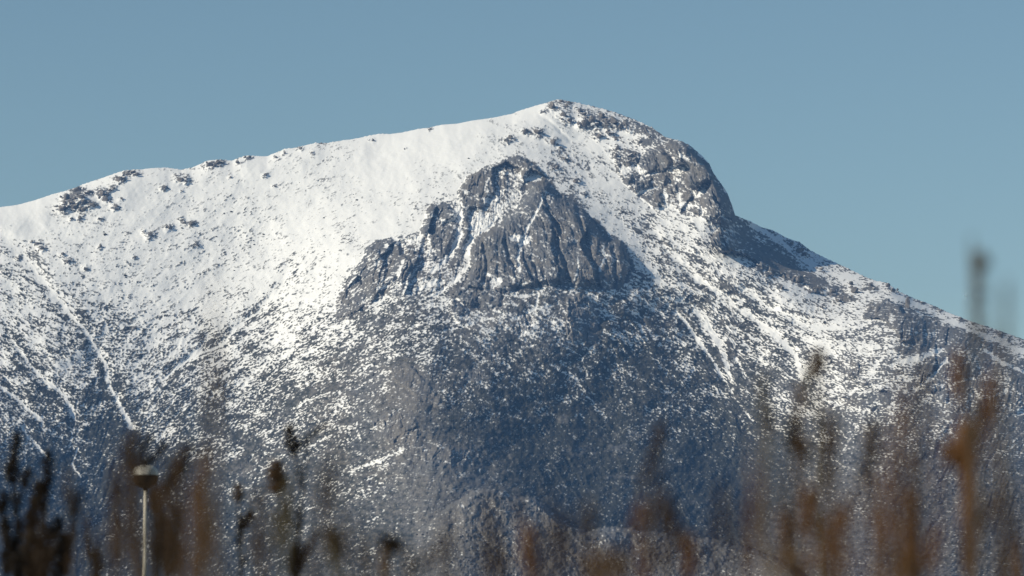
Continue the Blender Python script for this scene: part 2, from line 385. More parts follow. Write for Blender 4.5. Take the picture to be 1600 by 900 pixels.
for i, (name, P, push, ramp, snow, label) in enumerate(CR):
    x0, y0 = P.min(0) - 20; x1, y1 = P.max(0) + 20
    cs = np.where((COLX > x0) & (COLX < x1))[0]
    if len(cs) == 0: continue
    sl = (slice(None), slice(cs[0], cs[-1] + 1))
    X, Y = WX[sl], WY[sl]
    rows = np.where(((Y > y0) & (Y < y1)).any(1))[0]
    sl = (slice(rows[0], rows[-1] + 1), sl[1]); X, Y = WX[sl], WY[sl]
    ins = inside(X, Y, P)
    d = seg_dist(X, Y, P, True) * np.where(ins, 1, -1)
    e = sstep(0, 1, d / (ramp * (0.35 + 0.75 * np.clip((PX[sl] - x0 - 20) / (x1 - x0 - 40), 0, 1))))
    up = np.clip((P[:, 1].max() - PY[sl]) / max(10.0, P[:, 1].ptp() if hasattr(P[:, 1], 'ptp') else np.ptp(P[:, 1])), 0, 1)
    if name == 'lower_spur': e = e * sstep(600, 790, PX[sl])
    D[sl] -= push * e * (0.04 + 0.96 * up ** 0.8)
    w = sstep(-1.2, 1.8, d + (5.5 if name == 'rock_wall' else 2.5) * fbm(PX[sl] / 10, PY[sl] / 10, 333, 3))
    wc = w * sstep(610, 770, PX[sl]) if name == 'lower_spur' else w
    cov[sl] = cov[sl] * (1 - wc) + snow * wc
    if name != 'lower_spur':
        rock[sl] = np.maximum(rock[sl], w)
        inner[sl] = np.maximum(inner[sl], sstep(-1, 6, d) * (0.45 if name == 'rock_slab' else 1))
    else:
        rock[sl] = rock[sl] * (1 - wc) + 0.82 * wc
        w = wc; D[sl] -= w * 0.75 * np.clip(PX[sl] - 780, 0, 600)
        D[sl] -= w * (13 * np.abs(fbm(WX[sl] / 17, WY[sl] / 12, 345, 4)) + 5 * np.abs(gn(PX[sl] / 4, PY[sl] / 3.4, 349)))
    cid[sl] = np.where(d > 0, i, cid[sl])

# rock structure: slanting slabs, cracks and ledges
sx_, sy_ = WX + np.interp(PX, [560, 740, 800, 1150, 1300], [.45, .3, -.3, -.25, .1]).astype(F) * (PY - 400), WY
r1, r2, bx, by, edge = cells(sx_ / 20, sy_ / 44, 301)
blk = (r1 - 0.5) * 17 + bx * (r2 - 0.5) * 34 + by * (r1 - 0.35) * 30
q1, q2, qx, qy, qe = cells(sx_ / 6.5 + 9, sy_ / 19, 411)
blk2 = (q1 - 0.5) * 7.5 + qx * (q2 - 0.5) * 15 + qy * (q1 - 0.3) * 12
crack = 9 * (1 - sstep(0, 0.16, edge)) + 3.5 * (1 - sstep(0, 0.2, qe))
rib = 9 * np.abs(fbm(sx_ / 13, sy_ / 60, 61, 3))
fine = 5.5 * np.abs(fbm(sx_ / 4.2, sy_ / 13, 65, 3)) + 2.5 * np.abs(gn(sx_ / 2.6, sy_ / 4.5, 69))
b1, b2, bbx, bby, be = cells(sx_ / 46 + 3, sy_ / 74, 521)
big = (b1 - 0.5) * 16 + bbx * (b2 - 0.62) * 75 + bby * (b1 - 0.4) * 30
D += inner * (0.75 * big * sstep(1260, 1180, PX) * sstep(540, 500, PY) + 0.5 * blk + 0.5 * blk2 + 0.4 * crack + 0.5 * rib + 1.2 * fine)
ledge = np.clip((r1 - 0.35) * 1.2 + (q1 - 0.3) * 0.8, -0.5, 1)
cov = cov + inner * (0.05 * ledge + 0.22 * (1 - sstep(0.02, 0.12, edge)) * sstep(0.0, 0.35, gn(PX / 30, PY / 30, 77)))
for s in ('1000,360 1020,420 1042,490 1062,585', '1095,290 1125,370 1150,430 1165,500', '1150,290 1185,350 1215,395', '905,470 925,540 940,595', '790,400 805,470 830,520', '1180,520 1195,600', '1250,430 1262,520 1250,600', '700,420 720,500 690,600', '960,250 1010,330', '1290,440 1310,520 1290,580'):
    P = poly_arr(s, *Z4)
    cs = slice(*np.searchsorted(COLX, [P[:, 0].min() - 10, P[:, 0].max() + 10]))
    D[:, cs] += 16 * inner[:, cs] * (1 - sstep(0.5, 5.0, seg_dist(WX[:, cs], WY[:, cs], P)))

# stones that can be told apart: x, y, radius
BL = '''98 325 9 104 309 8 112 316 9 122 296 8 127 307 10 131 316 8 118 323 7 140 300 6 130 328 6 160 303 7 165 311 7 157 298 5 145 320 6 182 322 5 185 281 7 200 272 6 208 268 6
212 272 5 193 278 5 172 297 4 178 294 4 125 340 5 112 341 4 155 342 4 190 310 3 283 281 8 291 283 5 276 274 4 257 293 5 284 298 3 265 356 6 288 349 4 299 349 5 285 344 4 235 367 6 225 362 4
308 383 5 211 401 3 66 388 6 60 380 5 50 377 3 98 397 5 107 408 6 28 404 4 328 257 7 340 254 6 348 254 6 335 259 4 371 253 5 383 246 4 390 245 4 360 277 3 157 384 4 134 420 5 162 480 4 210 512 4
431 246 4 445 239 3 470 232 4 487 239 3 583 219 4 502 224 3 415 273 4 430 291 3 632 233 2 671 202 3
863 166 9 849 175 4 881 180 7 890 188 6 905 172 5 912 178 7 900 168 4 925 187 9 915 193 9 932 193 7 941 182 7 958 190 9 948 192 7 970 198 6 955 208 7 936 213 7 932 203 4 962 218 4 965 231 6
963 243 6 985 243 8 982 253 6 993 248 5 1000 222 5 1015 214 4 840 206 8 822 206 6 798 215 6 790 220 5 863 222 7 875 231 4 882 247 5 899 284 7 913 304 4 870 262 5 905 193 5 885 165 5 889 160 4 877 158 4
1250 438 10 1280 450 7 1300 455 7 1335 455 9 1360 446 5 1283 420 6 1250 392 8 1258 397 6 1285 480 4 1387 447 6 1395 454 7 1330 443 5 1310 470 6 1214 383 5 1236 380 4 1365 452 4 1440 473 4 1470 485 4 1500 498 4 1562 522 5
1295 560 6 1270 600 4 1330 585 6 1352 600 7 1318 620 6 1378 610 7 1300 635 5 1365 640 6 1222 450 5 1205 428 5 1186 415 6'''.split()
# --- snow gullies and patches
def snow_line(s, w, amt=1.0, z=(0, 0, 1)):
    solid = z[2] > 1
    global cov, D
    P = poly_arr(s, *z)
    x0 = P[:, 0].min() - 4 * w; x1 = P[:, 0].max() + 4 * w
    cs = np.where((COLX > x0) & (COLX < x1))[0]
    sl = (slice(None), slice(cs[0], cs[-1] + 1))
    d = seg_dist(WX[sl] * 0.6 + PX[sl] * 0.4, WY[sl] * 0.6 + PY[sl] * 0.4, P)
    brk = 0.75 + 0.9 * fbm(PX[sl] / 13, PY[sl] / 11, 1400, 3)
    if solid: brk = np.maximum(brk, 0.8)
    f = amt * (1 - sstep(w * 0.3, w * 1.5 * np.clip(brk, 0.35, 1.3), d)) * np.clip(0.72 + 0.5 * brk, 0.5, 1)
    if not solid and w > 2.4:                       # scrubby banks on both sides of a gully
        cov[sl] = cov[sl] * (1 - 0.5 * amt * np.exp(-((d - 2.6 * w) / (1.3 * w)) ** 2) * np.clip(1.6 - 1.6 * cov[sl], 0, 1) ** 0.5)
    cov[sl] = np.maximum(cov[sl], f * 1.02)
    if w > 2.4: D[sl] += (4 if solid else 7) * amt * np.exp(-(d / (w * (1.0 if solid else 2.0))) ** 2)
for s, w, a in [('0 365 30 395 60 430 100 480 135 520 165 570 170 600 205 668', 5.2, 1), ('17 527 40 563 73 597 103 620 117 653', 4.6, .95),
                ('-10 597 23 620 67 660', 4.4, .95), ('37 673 67 707 78 720', 4, .85), ('120 700 112 725 125 745', 2, .8), ('140 540 150 590 152 610', 4, .75),
                ('450 420 437 453 403 487 370 510 347 540 300 557 253 593', 4.0, 1), ('540 425 500 450 430 473 400 495', 2.4, .95), ('330 525 310 550 270 580', 4, .9),
                ('1087 487 1113 520 1130 553 1140 590', 7.5, .95), ('1057 487 1100 543 1127 587', 3.6, .9), ('1060 405 1100 440 1150 480 1190 507 1220 533 1243 553 1253 590', 7, .97),
                ('1150 560 1165 590', 4, .7), ('1130 590 1150 625 1180 660', 2.5, .7), ('1010 345 1050 400 1090 440 1160 470', 3, .9),
                ('880 255 925 310 965 352 1000 395 1030 440', 8, .96), ('1165 452 1200 480 1260 505', 4, .9), ('1240 505 1300 515 1345 510', 5, .95),
                ('1395 570 1440 560 1470 545', 6, .93), ('1300 640 1345 600 1380 560', 4, .7), ('1430 610 1460 585 1480 560', 3, .9), ('1490 600 1520 590', 3, .85),
                ('1540 548 1570 570 1600 580', 4, .95), ('1360 445 1420 470 1490 505 1540 525 1600 548', 6, .97), ('1180 352 1240 395 1290 425 1340 440', 6, .97),
                ('533 743 560 730 600 717 625 705', 4, .62), ('480 700 520 680', 3, .6), ('640 268 700 232 760 215', 2, 1), ('455 640 480 625 530 610', 3, .6),
                ('860 570 900 590 930 640 960 660', 4, .35), ('690 520 740 505 770 495', 3, .7), ('800 500 830 485 860 478', 4, .8)]:
    snow_line(s, w, a)
for s, w, a in [('960,190 920,280 880,350 862,400 845,470 850,530', 7, 1), ('820,385 895,395 860,400', 18, .95), ('775,270 720,330 650,372 626,440 628,500 570,572 480,640', 15, .93),
                ('600,280 592,380 560,460 480,532', 15, .95), ('800,100 850,160 840,220 790,250', 24, .66), ('760,230 740,290 670,300', 18, .8), ('735,575 765,565 740,590', 16, .9), ('700,540 720,545', 9, .9),
                ('793,630 870,636 930,626 920,690', 9, .9), ('1100,470 1098,515 1082,560', 5, .9), ('988,515 995,520', 8, .9), ('1205,420 1210,470 1195,520', 6, .7),
                ('480,290 540,320 590,300', 10, .85), ('460,370 470,430 500,470', 8, .8), ('280,420 300,440', 10, .8), ('240,600 290,590', 10, .8), ('350,480 330,560', 9, .8), ('700,180 720,130', 4, .8)]:
    snow_line(s, w / 2.727, a, Z4)
for s, w, a in [('780,490 820,530 860,515 880,500', 6.75, 1), ('780,625 850,600 890,590', 9, 1), ('1020,500 1050,470', 10.5, .95), ('980,530 1005,545', 10.5, .95), ('930,600 940,690 990,690', 12, .9),
                ('1010,640 1020,680 1070,690', 14, .9), ('1080,610 1110,640 1165,585', 9, .9), ('1135,690 1142,740', 9, .9), ('800,650 850,690 860,710 960,700 1010,730', 13.5, .95), ('1020,410 1060,430', 10, .8),
                ('690,480 780,480 800,500', 22, .95), ('230,180 290,220 360,290 400,330', 10, 1), ('1200,690 1215,692', 7, .7)]:
    snow_line(s, w / 3.6, a, Z3)
hol_shadow = poly_arr('1146 332 1160 346 1190 363 1218 382 1241 402 1257 422 1296 441 1268 446 1235 434 1190 408 1160 386 1146 372')  # shoulder's shadow outline: cover set to little snow, more rock, darkening the shade
hd = seg_dist(WX, WY, hol_shadow, True) * np.where(inside(WX, WY, hol_shadow), 1, -1)
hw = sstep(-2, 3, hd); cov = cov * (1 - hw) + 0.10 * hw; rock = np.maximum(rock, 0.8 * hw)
for i in range(0, len(BL), 3):
    x, y, r = float(BL[i]), float(BL[i + 1]), float(BL[i + 2])
    c0, c1 = np.searchsorted(COLX, [x - 3.2 * r, x + 3.2 * r]); cs = slice(c0, c1)
    m = np.exp(-(((WX[:, cs] - x) / (1.45 * r)) ** 2 + ((WY[:, cs] - y) / (1.05 * r)) ** 2) ** 1.5)
    cov[:, cs] = cov[:, cs] * (1 - 0.5 * m); rock[:, cs] = np.maximum(rock[:, cs], m)
    D[:, cs] -= m * (1.2 * r + 0.9 * r * (np.abs(blk2[:, cs]) * 0.12))
# bare grey patches low on the dark face
for x, y, rx_, ry_ in [(905, 705, 26, 10), (965, 700, 20, 10), (880, 655, 12, 10), (975, 745, 40, 5), (990, 680, 14, 7), (665, 655, 20, 12), (380, 735, 34, 14)]:
    m = np.exp(-(((WX - x) / rx_) ** 2 + ((WY - y) / ry_) ** 2) ** 2)
    rock = np.maximum(rock, 0.55 * m); cov = cov * (1 - 0.5 * m)

# --- broken snow cover: flecks lie along the slope, leaning right on the left flank and left on the right one
lowz = sstep(480, 640, PY)
def fleck(ang, seed):
    c, s = math.cos(ang), math.sin(ang)
    u = PX * c - PY * s; v = PX * s + PY * c
    return (gn(u / 30, v / 9, seed) * (0.75 - 0.2 * lowz) + gn(u / 11, v / 3.2, seed + 1) * (0.8 - 0.4 * lowz) + gn(u / 5.8, v / 2.2, seed + 2) * 1.0 + gn(u / 3.3, v / 1.5, seed + 3) * 0.9)
fl = fleck(R(24), 701); fr = fleck(R(-26), 801); fm = fleck(R(-4), 901)
nz = (fl * wl_ + fr * wr_ + fm * wm_) / np.sqrt(wl_ ** 2 + wr_ ** 2 + wm_ ** 2 + 1e-6)
nz = nz / nz.std()
uni = 0.5 * (1 + np.tanh(0.7978846 * (nz + 0.044715 * nz ** 3)))
clump = fbm(PX / 70, PY / 30, 951, 4, 0.6)
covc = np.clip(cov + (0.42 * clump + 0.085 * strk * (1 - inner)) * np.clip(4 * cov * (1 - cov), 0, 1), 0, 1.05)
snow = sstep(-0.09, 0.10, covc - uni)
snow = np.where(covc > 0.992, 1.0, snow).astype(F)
rn = fbm(PX / 11, PY / 6, 971, 4, 0.7); rn = rn / rn.std()
ru = 0.5 * (1 + np.tanh(0.8 * rn))
rockm = sstep(0.12, 0.78, rock + 0.15 * rn + 0.10 * gn(PX / 2.4, PY / 2.1, 975))
rockm = np.maximum(rockm, np.where(inner > 0.8, 1, 0)).astype(F)
brown = np.clip(0.5 + 0.8 * inner * gn(sx_ / 9, sy_ / 45, 996) + 0.9 * fbm(PX / 60, PY / 50, 991, 3) + np.where(PY > 560, 0.25, -0.15) * (PX < 900), 0, 1)
# bushes and stones stand out of the snow, a drift smooths it
bush = np.abs(gn(PX / 3.3, PY / 2.6, 1201)) + 0.6 * np.abs(gn(PX / 1.9, PY / 1.7, 1202))
D -= (1 - snow) * (1 - 0.6 * inner) * (1.0 + 5.5 * bush)
D = D.astype(np.float64)

V = ray_pts(PX.astype(np.float64), PY.astype(np.float64), D)
# the far side of the mountain falls away behind the ridge
back = []
top = V[-1]
for dy, dz in [(6, -1.2), (18, -5), (45, -14), (110, -50), (220, -120), (420, -250), (720, -430), (1200, -700), (1900, -1050), (2700, -1420)]:
    r_ = top.copy(); f = dy / 2700.0
    dz = dz * np.interp(COLX, [820, 880, 1000, 1050, 1147, 1152], [1, 8, 14, 18, 18, 1])
    r_[:, 1] += dy + 40 * f * np.sin(COLX / 55.0); r_[:, 2] = np.maximum(top[:, 2] + dz + 30 * f * np.sin(COLX / 90.0 + dy), -40)
    back.append(r_)
Vall = np.concatenate([V] + [b[None] for b in back], 0)
nr_all, nc = Vall.shape[:2]
def ext(a, v): return np.concatenate([a, np.repeat(a[-1:], nr_all - NR, 0) * 0 + v], 0)
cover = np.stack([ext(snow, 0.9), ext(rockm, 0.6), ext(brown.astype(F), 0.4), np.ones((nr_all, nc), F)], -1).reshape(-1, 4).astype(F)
idx = np.arange(nr_all * nc, dtype=np.int32).reshape(nr_all, nc)
quads = np.stack([idx[:-1, :-1], idx[:-1, 1:], idx[1:, 1:], idx[1:, :-1]], -1)
fc = np.full((nr_all - 1, nc - 1), -1, np.int32); fc[:NR - 1] = cid[:-1, :-1]
quads = quads.reshape(-1, 4); fc = fc.ravel()
VF = Vall.reshape(-1, 3)
# smooth normals computed once for the whole surface, so that pieces meet without a seam
def piece(name, sel):
    q = quads[sel]
    used, inv = np.unique(q, return_inverse=True)
    me = mesh_np(name, VF[used], inv.reshape(-1, 4), smooth=True)
    a = me.color_attributes.new('cover', 'FLOAT_COLOR', 'POINT')
    a.data.foreach_set('color', cover[used].ravel())
    return me
mountain = obj('mountain', piece('mountain', fc == -1), M_TER, kind='structure',
               label='high snowy mountain with grey crags and dark scrub slopes', category='mountain')
for i, (name, P, push, ramp, sn, label) in enumerate(CR):
    sel = fc == i
    if sel.sum() < 20: continue
    o = obj(name, piece(name, sel), M_TER, mountain)
    if label: o['label'] = label

def depth_at(px, py):
    c = int(np.argmin(np.abs(COLX - px)))
    r = int(np.argmin(np.abs(PY[:, c] - py)))
    return float(D[r, c])

# --- boulders lying on the snow
import bmesh
def boulder_mesh(seed):
    bm = bmesh.new(); bmesh.ops.create_icosphere(bm, subdivisions=2, radius=1.0)
    rr = random.Random(seed)
    planes = [(Vector((rr.gauss(0, 1), rr.gauss(0, 1), rr.gauss(0, 1))).normalized(), rr.uniform(0.38, 0.75)) for _ in range(14)]
    for v in bm.verts:
        for n_, d_ in planes:
            t = v.co.dot(n_) - d_
            if t > 0: v.co -= n_ * t * 0.92
        v.co *= 1 + rr.uniform(-0.04, 0.04)
    me = bpy.data.meshes.new('boulder'); bm.to_mesh(me); bm.free()
    me.materials.append(M_BOU); return me
BM = [boulder_mesh(s) for s in range(8)]

def add_boulder(px, py, r, sq=(1, 1, 0.85), rot=None):
    d_ = depth_at(px, py + r * 0.3)
    o = obj('boulder', BM[random.randrange(8)], None, mountain)
    o.location = at(px, py, d_ + 0.25 * r * 1.5)
    s = r * K * d_ * 1.0
    o.scale = (s * sq[0] * random.uniform(.85, 1.2), s * sq[1], s * sq[2] * random.uniform(.8, 1.1))
    o.rotation_euler = (random.uniform(-.3, .3), random.uniform(-.3, .3), random.uniform(0, 6.28)) if rot is None else rot
    return o
for i in range(0, len(BL), 3):
    px, py, r = float(BL[i]), float(BL[i + 1]), float(BL[i + 2])
    add_boulder(px, py, r)
    if r >= 6:
        for _ in range(2):
            a = random.uniform(0, 6.28)
            add_boulder(px + 1.2 * r * math.cos(a), py + 0.8 * r * math.sin(a) + 1, r * random.uniform(.3, .5))
pin = add_boulder(1418, 479, 8, (0.62, 0.7, 1.9), (0, 0.05, 0.4)); pin.name = 'rock_pinnacle'
pin['label'] = 'upright rock pinnacle on the right ridge'

# --- sparse bushes and stones poking out of the snow, too many to count
def scatter():
    n = 150000
    r_ = rng.integers(4, NR - 1, n); c_ = rng.integers(36, 36 + len(dense), n)
    cv = covc[r_, c_]; inn = inner[r_, c_]
    cl = 0.12 + 1.9 * fbm(PX[r_, c_] / 45, PY[r_, c_] / 20, 1301, 3) + 0.7 * gn(PX[r_, c_] / 9, PY[r_, c_] / 5, 1302)
    p = np.where(cv > 0.55, 0.28 * np.clip((1.0 - cv) * 1.6 + 0.045, 0, 0.4), 0.04) * np.clip(cl, 0, 1.6) * (1 - 0.9 * inn)
    p = np.where(cov[r_, c_] > 0.995, 0, p)
    keep = rng.random(n) < p
    r_, c_ = r_[keep], c_[keep]
    P0 = Vall[r_, c_]
    m = len(P0)
    s = (0.7 + 1.6 * rng.random(m) ** 2.2 + 1.3 * (rng.random(m) < 0.06))
    bm = bmesh.new(); bmesh.ops.create_icosphere(bm, subdivisions=1, radius=1.0)
    bv = np.array([v.co[:] for v in bm.verts]); bf = np.array([[v.index for v in f.verts] for f in bm.faces]); bm.free()
    k = len(bv)
    th = rng.random(m) * 6.28
    c, s_ = np.cos(th), np.sin(th)
    b = bv[None] * (1 + 0.35 * (rng.random((m, k, 1)) - 0.5)) * s[:, None, None] * np.array([1.35, 1.35, 0.8])
    X = b[..., 0] * c[:, None] - b[..., 1] * s_[:, None]; Y = b[..., 0] * s_[:, None] + b[..., 1] * c[:, None]
    co = np.stack([X, Y, b[..., 2]], -1) + P0[:, None, :] + np.array([0, -0.8, 0.3])
    fa = (bf[None] + (np.arange(m) * k)[:, None, None]).reshape(-1, 3)
    me = mesh_np('mountain_scrub', co.reshape(-1, 3), fa)
    obj('mountain_scrub', me, M_SCR, kind='stuff', label='small dark bushes and stones dotting the snow slopes', category='scrub')
    return m
n_scrub = scatter()
print('SCRUB', n_scrub, 'VERTS', len(VF))

# ------------------------------------------------------------------ street lamp
def lathe(name, prof, seg=28):
    co = []; fa = []
    for r, z in prof:
        for j in range(seg):
            a = 2 * math.pi * j / seg
            co.append((r * math.cos(a), r * math.sin(a), z))
    for i in range(len(prof) - 1):
        for j in range(seg):
            k = (j + 1) % seg
            fa.append((i * seg + j, i * seg + k, (i + 1) * seg + k, (i + 1) * seg + j))
    return mesh_np(name, np.array(co), np.array(fa), smooth=True)
def street_lamp():
    DL = 68.0
    base = at(226, 900, DL); s = K * DL
    t = obj('street_lamp', None, None, None, label='globe street lamp with white top on a pale pole', category='street lamp')
    t.location = (base.x, base.y, 0)
    def zz(py): return at(225, py, DL).z
    zb, zm, zt = zz(763), zz(744), zz(727)
    m_pole = simple_mat('pale_painted_steel', (0.60, 0.57, 0.50), 0.5, 0.15, 3)
    m_bowl = simple_mat('dark_bronze_metal', (0.030, 0.022, 0.016), 0.35, 0.2, 6)
    m_dome = simple_mat('opal_white_glass', (0.72, 0.71, 0.67), 0.3, 0.04, 5)
    obj('pole', lathe('pole', [(0.0, 0.02), (0.05, 0.02), (0.047, 1.0), (0.040, 1.02), (0.029, zb - 0.05), (0.0, zb - 0.05)]), m_pole, t)
    fl_ = obj('base_flange', lathe('base_flange', [(0.0, 0.0), (0.15, 0.0), (0.15, 0.018), (0.075, 0.03), (0.07, 0.12), (0.0, 0.12)]), m_pole, t)
    for j in range(4):
        b = obj('bolt', lathe('bolt', [(0, 0.018), (0.014, 0.018), (0.014, 0.045), (0, 0.05)], 6), m_bowl, fl_)
        b.location = (0.115 * math.cos(j * 1.5708 + .78), 0.115 * math.sin(j * 1.5708 + .78), 0)
    obj('collar', lathe('collar', [(0.0, zb - 0.05), (0.034, zb - 0.05), (0.040, zb - 0.01), (0.075, zb + 0.012), (0.0, zb + 0.012)]), m_bowl, t)
    rb = 20.0 * s; h = zm - zb
    obj('bowl', lathe('bowl', [(0.0, zb)] + [(rb * math.sin(a), zm - h * math.cos(a)) for a in np.linspace(0.15, math.pi / 2, 10)] + [(rb * 1.03, zm + 0.01), (rb * 0.98, zm + 0.02), (0, zm + 0.02)]), m_bowl, t)
    h2 = zt - zm - 0.02
    obj('dome', lathe('dome', [(rb * 0.985 * math.cos(a) ** 0.55, zm + 0.021 + h2 * math.sin(a)) for a in np.linspace(0, math.pi / 2 - .001, 12)]), m_dome, t)
street_lamp()

# ------------------------------------------------------------------ dry weeds close to the camera
COLS = {'dark': (0.012, 0.009, 0.007), 'brown': (0.055, 0.034, 0.020), 'rust': (0.135, 0.067, 0.027), 'tan': (0.125, 0.08, 0.042), 'olive': (0.075, 0.06, 0.026), 'grey': (0.115, 0.104, 0.088)}
MW = {k: simple_mat('dry_weed_' + k, v, 0.9, 0.35, 60) for k, v in COLS.items()}
wr = random.Random(5)
def tube(name, pts, rads, seg=6):
    co = []; fa = []; n = len(pts)
    for i, p in enumerate(pts):
        tng = (pts[min(i + 1, n - 1)] - pts[max(i - 1, 0)]).normalized()
        u = tng.cross(Vector((0.2, 1, 0.1))).normalized(); v = tng.cross(u)
        for j in range(seg):
            a = 2 * math.pi * j / seg
            q = p + (u * math.cos(a) + v * math.sin(a)) * rads[i]
            co.append(q[:])
    for i in range(n - 1):
        for j in range(seg):
            k = (j + 1) % seg
            fa.append((i * seg + j, i * seg + k, (i + 1) * seg + k, (i + 1) * seg + j))
    return mesh_np(name, np.array(co), np.array(fa), smooth=True)
def seed_head(name, a, b, w, n):
    """a spike of papery bracts round the axis a-b, widest below the middle"""
    co = []; fa = []
    ax = b - a
    L = ax.length; ax = ax / L
    u = ax.cross(Vector((0.1, 1, 0.2))).normalized(); v = ax.cross(u)
    for i in range(n):
        t = (i + wr.random()) / n
        rad = w * (math.sin(math.pi * (0.06 + 0.9 * t)) ** 0.8) * wr.uniform(0.35, 1.0)
        th = wr.uniform(0, 6.283)
        c = a + ax * (t * L) + (u * math.cos(th) + v * math.sin(th)) * rad * 0.6
        out = (u * math.cos(th) + v * math.sin(th) + ax * wr.uniform(0.2, 1.0)).normalized()
        sd = out.cross(ax).normalized()
        s = w * wr.uniform(0.35, 0.6)
        k = len(co)
        co += [(c - out * s * 0.5)[:], (c + sd * s * 0.45 + ax * s * .1)[:], (c + out * s * 0.9)[:], (c - sd * s * 0.45)[:], (c + ax * s * 0.5)[:]]
        fa += [(k, k + 1, k + 4), (k + 1, k + 2, k + 4), (k + 2, k + 3, k + 4), (k + 3, k, k + 4), (k, k + 3, k + 1), (k + 1, k + 3, k + 2)]
    return mesh_np(name, np.array(co), np.array(fa))
def weed(x, dist, col, heads, label, grp='dry weeds in the foreground', extra=5, veil=False):
    dist = dist * (1.25 if col == 'dark' else 0.80)
    heads = [(h[0], h[1], h[2] * 1.1, h[3] * 1.3) + tuple(h[4:]) for h in heads]
    """x: where the stem leaves the bottom of the picture; heads: (x, y, length, width[, lean]) in photo pixels"""
    s = K * dist
    b = at(x, 900, dist)
    t = obj('dry_weed', None, None, None, label=label, category='weed', group=grp)
    t.location = (b.x, b.y, 0)
    org = Vector((b.x, b.y, 0))
    def loc(px, py, dd=0.0): return at(px, py, dist + dd) - org
    hs = sorted(heads, key=lambda h: h[1])
    hx, hy = hs[0][0], hs[0][1]
    top = loc(hx, hy)
    foot = Vector((wr.uniform(-.05, .05), wr.uniform(-.05, .05), 0))
    mid = loc(x, 900)
    path = []
    for i in range(9):
        f = i / 8
        p = foot.lerp(mid, min(1, f * 2)) if f < .5 else mid.lerp(top, (f - .5) * 2)
        path.append(p + Vector((wr.uniform(-.006, .006), wr.uniform(-.01, .01), 0)) * (1 if 0 < i < 8 else 0))
    r0 = 0.0046 if veil else 0.0062 if dist < 10 else 0.008 if col != 'dark' else 0.011
    obj('stem', tube('stem', path, [r0 * (1.15 - 0.6 * i / 8) for i in range(9)]), MW[col], t)
    for i, h in enumerate(hs):
        px, py, ln, wd = h[:4]; lean = h[4] if len(h) > 4 else wr.uniform(-.25, .25)
        c_ = h[5] if len(h) > 5 else col
        dd = 0 if i == 0 else wr.uniform(-.12, .12)
        a = loc(px - lean * ln * .5, py + ln * .5, dd); e = loc(px + lean * ln * .5, py - ln * .5, dd)
        hd = obj('seed_head', seed_head('seed_head', a, e, wd * s * .5, int(26 + 1.1 * ln)), MW[c_], t)
        if i > 0:
            f = min(1, max(0.05, (900 - (py + ln * .5 + 55)) / max(20, 900 - hy)))
            st = mid.lerp(top, f) if py < 880 else foot.lerp(mid, .9)
            m_ = st.lerp(a, .5) + Vector((0, 0, -.012))
            obj('branch', tube('branch', [st, m_, a], [r0 * .7, r0 * .6, r0 * .5], 5), MW[col], t)
    for j in range(extra):                                # small side clusters down the stem
        f = wr.uniform(0.0, 0.85); p = mid.lerp(top, f)
        e = p + Vector((wr.uniform(-.5, .5), wr.uniform(-.3, .3), 1)) * (wr.uniform(14, 34) * s)
        obj('seed_head', seed_head('seed_head', p, e, wr.uniform(6, 11) * s, 14), MW[col], t)
    for j in range(3):                                    # withered leaves low on the stem
        z = wr.uniform(.25, .8) * mid.z; p = foot.lerp(mid, z / mid.z)
        an = wr.uniform(0, 6.28); o_ = Vector((math.cos(an), math.sin(an), 0)); sd = Vector((-math.sin(an), math.cos(an), 0))
        L = wr.uniform(.10, .2)
        co = [p[:], (p + o_ * L * .4 + sd * .02 + Vector((0, 0, .03)))[:], (p + o_ * L - Vector((0, 0, .06)))[:], (p + o_ * L * .4 - sd * .02 + Vector((0, 0, .03)))[:], (p + o_ * L * .5 + Vector((0, 0, .01)))[:]]
        obj('leaf', mesh_np('leaf', np.array(co), np.array([(0, 1, 4), (1, 2, 4), (2, 3, 4), (3, 0, 4)])), MW[col], t)
